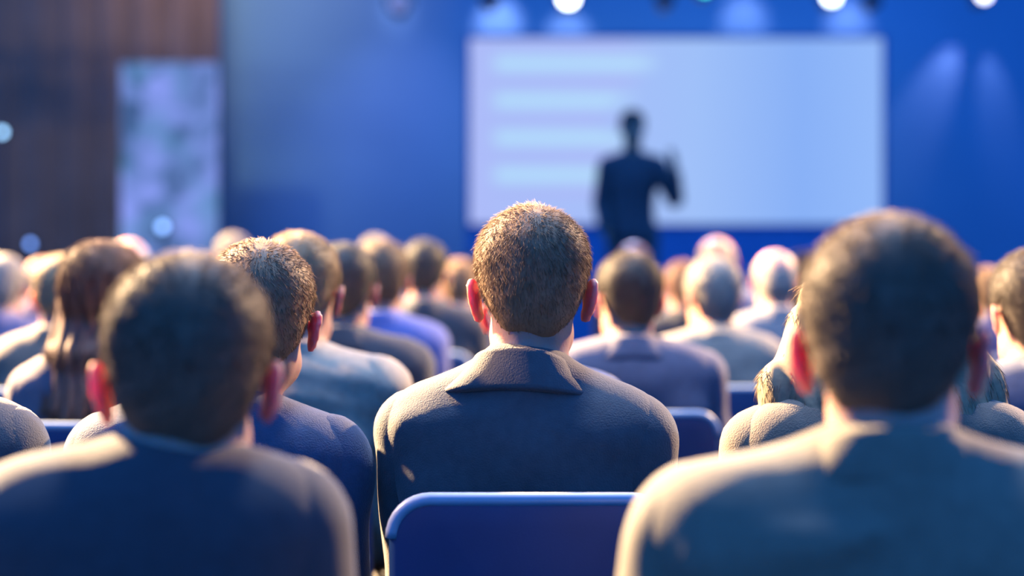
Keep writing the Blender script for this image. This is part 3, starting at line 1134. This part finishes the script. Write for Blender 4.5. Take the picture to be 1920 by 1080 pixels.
def panel_mesh(name, outline, centre, warp, thick):
    """A rounded slab: outline in a plane, warp(u, v) -> (point, normal)."""
    n = len(outline)
    V, Fc = [], []
    half = thick / 2
    prof = [(1.0, 0.0, 0)]
    rings = []
    edge = []
    for k in range(7):
        w = R(-90 + 180 * k / 6)
        edge.append((half * (1 - math.cos(w)), half * math.sin(w)))
    layers = [(0.35, -half, 0), (0.8, -half, 0)] + [(1.0, h_, ins) for ins, h_ in edge] + [(0.8, half, 0), (0.35, half, 0)]
    for (s, h_, ins) in layers:
        for (u, v) in outline:
            du, dv = u - centre[0], v - centre[1]
            L = math.hypot(du, dv)
            f = s * (1 - ins / L)
            p, nn = warp(centre[0] + du * f, centre[1] + dv * f)
            V.append(Vector(p) + Vector(nn) * h_)
    m = len(layers)
    for i in range(m - 1):
        for k in range(n):
            Fc.append((i * n + k, i * n + (k + 1) % n, (i + 1) * n + (k + 1) % n, (i + 1) * n + k))
    Fc.append(tuple(reversed(range(n))))
    Fc.append(tuple((m - 1) * n + k for k in range(n)))
    return mesh_from(name, V, Fc, True)


CH = {}


def back_warp(u, v):
    y = -0.200 - 0.07 * (v - 0.50) + 0.35 * u * u
    nn = Vector((-0.7 * u, 1, 0.07)).normalized()
    return (u, y, v), nn


def seat_warp(u, v):
    z = 0.393 + 0.10 * u * u - (0.25 * max(0, v - 0.16)) ** 1.2
    return (u, v, z), Vector((0, 0, 1))


def chair(label, loc, rz, scale=1.0):
    if not CH:
        CH['back'] = panel_mesh('backrest', rounded_outline(-0.185, 0.185, 0.50, 0.918, 0.055, 0.05), (0, 0.715), back_warp, 0.034)
        CH['seat'] = panel_mesh('seat', rounded_outline(-0.20, 0.20, -0.20, 0.22, 0.06, 0.05), (0, 0.0), seat_warp, 0.03)
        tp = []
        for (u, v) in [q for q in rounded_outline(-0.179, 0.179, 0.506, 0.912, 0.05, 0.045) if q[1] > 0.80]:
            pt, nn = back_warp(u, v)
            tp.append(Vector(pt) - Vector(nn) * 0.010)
        CH['highlight'] = tube_mesh('edge_highlight', tp, 0.0095, 10)  # pale tube added along the top edge in place of a highlight
        for s in (-1, 1):
            CH['fl', s] = tube_mesh('leg', [(s * 0.17, 0.16, 0.395), (s * 0.19, 0.19, 0.0)], 0.011, 8)
            CH['bl', s] = tube_mesh('leg', [(s * 0.165, -0.15, 0.395), (s * 0.185, -0.23, 0.0)], 0.011, 8)
            CH['up', s] = tube_mesh('upright', [(s * 0.11, -0.14, 0.392), (s * 0.11, -0.215, 0.41), (s * 0.11, -0.232, 0.52), (s * 0.11, -0.240, 0.75)], 0.010, 8)
        CH['xb'] = tube_mesh('seat_rail', [(-0.172, 0.16, 0.39), (0.172, 0.16, 0.39)], 0.010, 8)
        CH['xc'] = tube_mesh('seat_rail', [(-0.168, -0.148, 0.388), (0.168, -0.148, 0.388)], 0.010, 8)
    o = tag(empty('conference_chair', loc, rz), label, 'chair', 'audience chairs')
    o.scale = (scale, scale, scale)
    link('seat', CH['seat'], M_chair, o)
    bk = link('backrest', CH['back'], M_chair, o)
    link('edge_highlight', CH['highlight'], M_highlight, bk)['label'] = 'pale blue painted edge highlight'
    for s in (-1, 1):
        link('leg', CH['fl', s], M_leg, o)
        link('leg', CH['bl', s], M_leg, o)
        link('upright', CH['up', s], M_leg, o)
    link('seat_rail', CH['xb'], M_leg, o)
    link('seat_rail', CH['xc'], M_leg, o)
    return o


def sit(label, at, rz=0.0, chair_rz=None, chair_dx=0.0, **kw):
    p = person(label, at, rz, **kw)
    chair('blue chair of the ' + label, (p.location.x + chair_dx, p.location.y, 0), rz if chair_rz is None else chair_rz, p.scale.x)
    return p


BROWN = ('brown', (0.15, 0.088, 0.045))
DKBROWN = ('dark_brown', (0.075, 0.048, 0.03))
BLACK = ('black', (0.02, 0.017, 0.016))
SANDY = ('sandy', (0.36, 0.205, 0.095))
BLOND = ('blond', (0.44, 0.30, 0.15))
WHITE = ('white', (0.40, 0.36, 0.30))
GREY = ('grey', (0.42, 0.38, 0.34))
AUBURN = ('auburn', (0.22, 0.10, 0.055))

# --- front row (nearest the camera)
sit('foreground person in a dark navy top, seen from behind at left',
    (352, 468, 1.72), R(9), sw=0.122, sz=0.012, nb_off=-0.022, head_off=(0.035, 0.0, -0.03), head_rot=(4, 0, -2), style='short', hair=BROWN, top=('black_navy', (0.04, 0.042, 0.052)), garment='sweater', detail=1, seed=3)
sit('foreground person in a khaki collared shirt, seen from behind at right',
    (1672, 396, 1.64), R(-10), sw=0.172, sz=0.012, nb_off=0.012, head_rot=(3, 0, -5), style='short', hair=BROWN, top=('khaki', (0.19, 0.165, 0.115)), garment='shirt', detail=1, seed=5, elbow_out=0.07, wr=0.004,
    folds=(('cone', (-0.16, -0.095, 0.99), (-0.02, -0.115, 1.02), 0.010, 0.006, 0.03), ('cone', (-0.17, -0.08, 0.93), (-0.06, -0.13, 0.91), 0.010, 0.006, 0.03)))

# --- row of the man in focus
sit('person in sharp focus at the centre wearing a dark suit jacket',
    (989, 380, 2.60), R(-13), chair_rz=0.0, chair_dx=0.006, sw=0.148, sz=-0.020, nb_off=0.018, elbow_out=-0.004, head_off=(0.003, 0, 0), head_rot=(3, 0, 14), style='short', hair=SANDY, top=('dark_suit', (0.092, 0.09, 0.092)), garment='jacket', detail=2, seed=9, wr=0.0028,
    folds=(('cone', (-0.155, -0.088, 0.842), (0.00, -0.126, 0.838), 0.004, 0.005, 0.03), ('cone', (-0.04, -0.128, 0.86), (0.14, -0.105, 0.825), 0.008, 0.005, 0.03),
           ('cone', (-0.15, -0.075, 0.985), (-0.03, -0.095, 1.005), 0.010, 0.005, 0.03)))
sit('person in a navy suit between the navy top and centre jacket',
    (478, 446, 2.62), R(-8), sw=0.165, sz=-0.015, nb_off=0.008, elbow_out=0.005, head_off=(0.055, 0.0, 0.0), head_rot=(4, 0, 12), style='short', hair=SANDY, top=('navy_suit', (0.07, 0.085, 0.14)), garment='jacket', detail=1, seed=12, wr=0.003)
sit('person in a dark suit cut off by the left edge',
    (-200, 440, 2.60), R(-4), elbow_out=0.01, style='short', hair=BROWN, top=('dark_suit', (0.092, 0.09, 0.092)), garment='jacket', template='man_a')
sit('person in a beige cardigan mostly hidden behind the khaki shirt',
    (1655, 432, 2.62), R(3), sw=0.170, sz=-0.01, head_rot=(2, 0, 0), style='wavy', hair=BLOND, top=('beige', (0.19, 0.14, 0.095)), garment='cardigan', detail=1, seed=21, wr=0.006)

# --- second row
sit('person in a mauve top at left behind the navy top',
    (190, 457, 3.95), R(-6), sw=0.140, sz=-0.02, head_rot=(2, 0, -6), style='long', hair=AUBURN, top=('mauve', (0.20, 0.15, 0.17)), garment='sweater', detail=1, seed=23)
sit('person in a cream shirt directly behind the navy suit',
    (556, 433, 3.50), R(-5), sw=0.155, elbow_out=0.01, style='short', hair=BLOND, top=('cream', (0.50, 0.41, 0.30)), garment='shirt', detail=1, seed=25, wr=0.006, template='cream_man')
sit('person in a pale blue shirt hidden behind the centre jacket',
    (985, 470, 3.47), R(2), elbow_out=0.01, style='short', hair=DKBROWN, top=('pale_blue', (0.22, 0.26, 0.42)), garment='shirt', template='man_b', sw=0.14)
sit('person in a dark suit at the right edge',
    (1946, 470, 3.45), R(6), style='thick', hair=DKBROWN, top=('navy_suit', (0.07, 0.085, 0.14)), garment='jacket', detail=1, seed=27)

# --- third row
sit('person in a lavender grey jacket just right of the centre jacket',
    (1180, 470, 4.33), R(4), sw=0.172, head_rot=(2, 0, 10), style='short', hair=DKBROWN, top=('lavender_grey', (0.14, 0.125, 0.17)), garment='jacket', detail=1, seed=31)
sit('person in a charcoal suit between the cream and periwinkle shirts',
    (642, 453, 4.40), R(-4), style='short', hair=BLACK, top=('charcoal_suit', (0.04, 0.045, 0.06)), garment='jacket', template='man_a')
sit('person in a tan shirt just left of the mauve top',
    (112, 476, 5.05), R(-6), style='short', hair=BLOND, top=('tan', (0.24, 0.18, 0.13)), garment='shirt', template='man_b')

# --- fourth row
sit('person in a periwinkle blue shirt left of the centre jacket',
    (714, 450, 5.30), R(-3), style='thick', hair=BROWN, top=('periwinkle', (0.12, 0.15, 0.42)), garment='shirt', template='man_b')
sit('person in an ivory top right of the lavender grey jacket',
    (1338, 482, 5.25), R(8), head_rot=(0, 0, 14), style='thick', hair=WHITE, top=('ivory', (0.30, 0.26, 0.21)), garment='sweater', detail=0, seed=41, sw=0.16)

# --- fifth row
sit('person in a charcoal suit below the lower left screen corner',
    (795, 448, 6.20), R(-3), style='short', hair=BLACK, top=('charcoal_suit', (0.04, 0.045, 0.06)), garment='jacket', template='man_a', tone='pink')
sit('person in a white shirt just left of the khaki shirt',
    (1456, 464, 6.20), R(5), style='bald', hair=GREY, top=('white', (0.30, 0.28, 0.28)), garment='shirt', template='man_b', tone='pink')
sit('person in a lilac shirt at the left edge',
    (2, 474, 6.10), R(-8), style='thin', hair=GREY, top=('lilac', (0.22, 0.19, 0.32)), garment='shirt', template='man_a', tone='pink')

# --- rows towards the stage
FAR = [
    ((861, 482, 7.10), 'thin', SANDY, ('lilac', (0.22, 0.19, 0.32)), 'person in lilac partly hidden left of the centred head', 'man_b'),
    ((1282, 488, 7.10), 'short', AUBURN, ('charcoal_suit', (0.04, 0.045, 0.06)), 'person in charcoal between the lavender grey jacket and ivory top', 'man_a'),
    ((240, 444, 7.10), 'bald', GREY, ('tan', (0.24, 0.18, 0.13)), 'person in tan right below the mottled light panel', 'man_b'),
    ((1853, 498, 7.10), 'thin', SANDY, ('lilac', (0.22, 0.19, 0.32)), 'person in lilac at right beyond the khaki shirt', 'man_b'),
    ((1345, 441, 8.00), 'bald', GREY, ('pale_blue', (0.22, 0.26, 0.42)), 'person in pale blue directly behind the ivory top', 'man_a'),
    ((436, 434, 8.00), 'thin', GREY, ('navy_suit', (0.07, 0.085, 0.14)), 'person in navy just right of the mottled light panel', 'man_b'),
    ((76, 480, 8.00), 'bald', GREY, ('lilac', (0.22, 0.19, 0.32)), 'person in lilac under the low blue lamp at left', 'man_a'),
    ((1190, 452, 8.90), 'bald', GREY, ('charcoal_suit', (0.04, 0.045, 0.06)), 'person in charcoal seated in front of the standing speaker', 'man_b'),
    ((704, 438, 8.00), 'thin', GREY, ('pale_blue', (0.22, 0.26, 0.42)), 'person in pale blue behind the periwinkle shirt', 'man_a'),
    ((1505, 470, 8.90), 'short', AUBURN, ('charcoal_suit', (0.04, 0.045, 0.06)), 'person in charcoal just right of the white shirt', 'man_b'),
    ((170, 462, 8.90), 'thin', SANDY, ('tan', (0.24, 0.18, 0.13)), 'person in tan behind the mauve top', 'man_a'),
    ((572, 458, 8.90), 'short', DKBROWN, ('navy_suit', (0.07, 0.085, 0.14)), 'person in navy behind the cream shirt', 'man_b'),
    ((890, 476, 9.00), 'short', DKBROWN, ('navy_suit', (0.07, 0.085, 0.14)), 'person in navy far back beside the focused left ear', 'man_a'),
]
for i, (at, sty, hr, tp, lb, tm) in enumerate(FAR):
    sit(lb, at, R(-6 + (i * 37) % 13), style=sty, hair=hr, top=tp, garment='jacket' if 'suit' in tp[0] else 'shirt', template=tm, tone=('pink', 'fair')[i % 2])

# ------------------------------------------------------------------ the speaker on stage
def speaker():
    d = 12.0
    H = 1.74
    J = dict(stand=True, sw=0.155, pelvis=(0, 0, 0.92), abdomen=(0, 0, 1.06), chest=(0, 0.0, 1.25), nb=(0, -0.015, 1.44), head=(0.0, 0.02, H - 0.125))
    J['sh'] = [(-0.165, 0, 1.36), (0.165, 0, 1.36)]
    # facing the audience after a half turn: index 0 is the raised arm at the viewer's right
    J['el'] = [(-0.275, 0.06, 1.15), (0.205, -0.04, 1.12)]
    J['wr'] = [(-0.255, 0.20, 1.33), (0.190, 0.10, 0.93)]
    J['fd'] = [(0.10, 0.25, 1.0), (-0.25, 0.5, -0.9)]
    J['pn'] = [(0.9, 0.5, 0), (-0.9, 0.1, 0.1)]
    J['hip'] = [(-0.085, 0, 0.90), (0.085, 0, 0.90)]
    J['kn'] = [(-0.10, 0.02, 0.50), (0.10, 0.02, 0.50)]
    J['an'] = [(-0.11, -0.01, 0.09), (0.11, -0.01, 0.09)]
    J['toe'] = [(-0.14, 0.13, 0.036), (0.14, 0.13, 0.036)]
    M3 = Euler((R(-3), 0, R(10)), 'XYZ').to_matrix()
    me = body_mesh(J, M3, 0.008)
    cl = clothes_meshes(J, 0.014, 0.002, 77, (), 0.012)
    p = px(1186, 0, d)
    o = link('person', me, skin('tan', SKINS['tan']))
    o.location = (p.x, d, STAGE_Z + 0.002)
    o.rotation_euler = (0, 0, R(180))
    tag(o, 'person standing on stage in a dark suit, one hand raised before the screen', 'person')
    cm = cloth('speaker_suit', (0.09, 0.09, 0.11))
    g = link('jacket', cl['torso'], cm, o)
    for i in (0, 1): link('sleeve', cl['sleeve%d' % i], cm, g)
    link('collar', collar_mesh(J, 'jacket'), cm, g)
    link('trousers', cl['trousers'], cm, o)
    for i in (0, 1): link('shoe', cl['shoe%d' % i], principled('black_leather', (0.02, 0.02, 0.022), 0.35, 0.1, 60), o)
    hm = hair_mat(*BLACK)
    cap, st_ = hair_meshes('short', 0)
    h = link('hair', cap, hm, o)
    h.matrix_local = Matrix.Translation(J['head']) @ M3.to_4x4()
    tag(link('strands', st_, hm, h), kind='stuff')
    em = principled('eye_white', (0.8, 0.8, 0.78), 0.2, 0.02, 10)
    eye = lathe_mesh('eye', [(0.002, -0.011), (0.008, -0.008), (0.0112, 0.0), (0.008, 0.008), (0.002, 0.011)], 12)
    for s in (-1, 1):
        eo = link('eye', eye, em, o)
        eo.location = Vector(J['head']) + M3 @ Vector((s * 0.031, 0.079, -0.003))


speaker()
print('script %.1f s, %d objects' % (time.time() - T0, len(bpy.data.objects)))
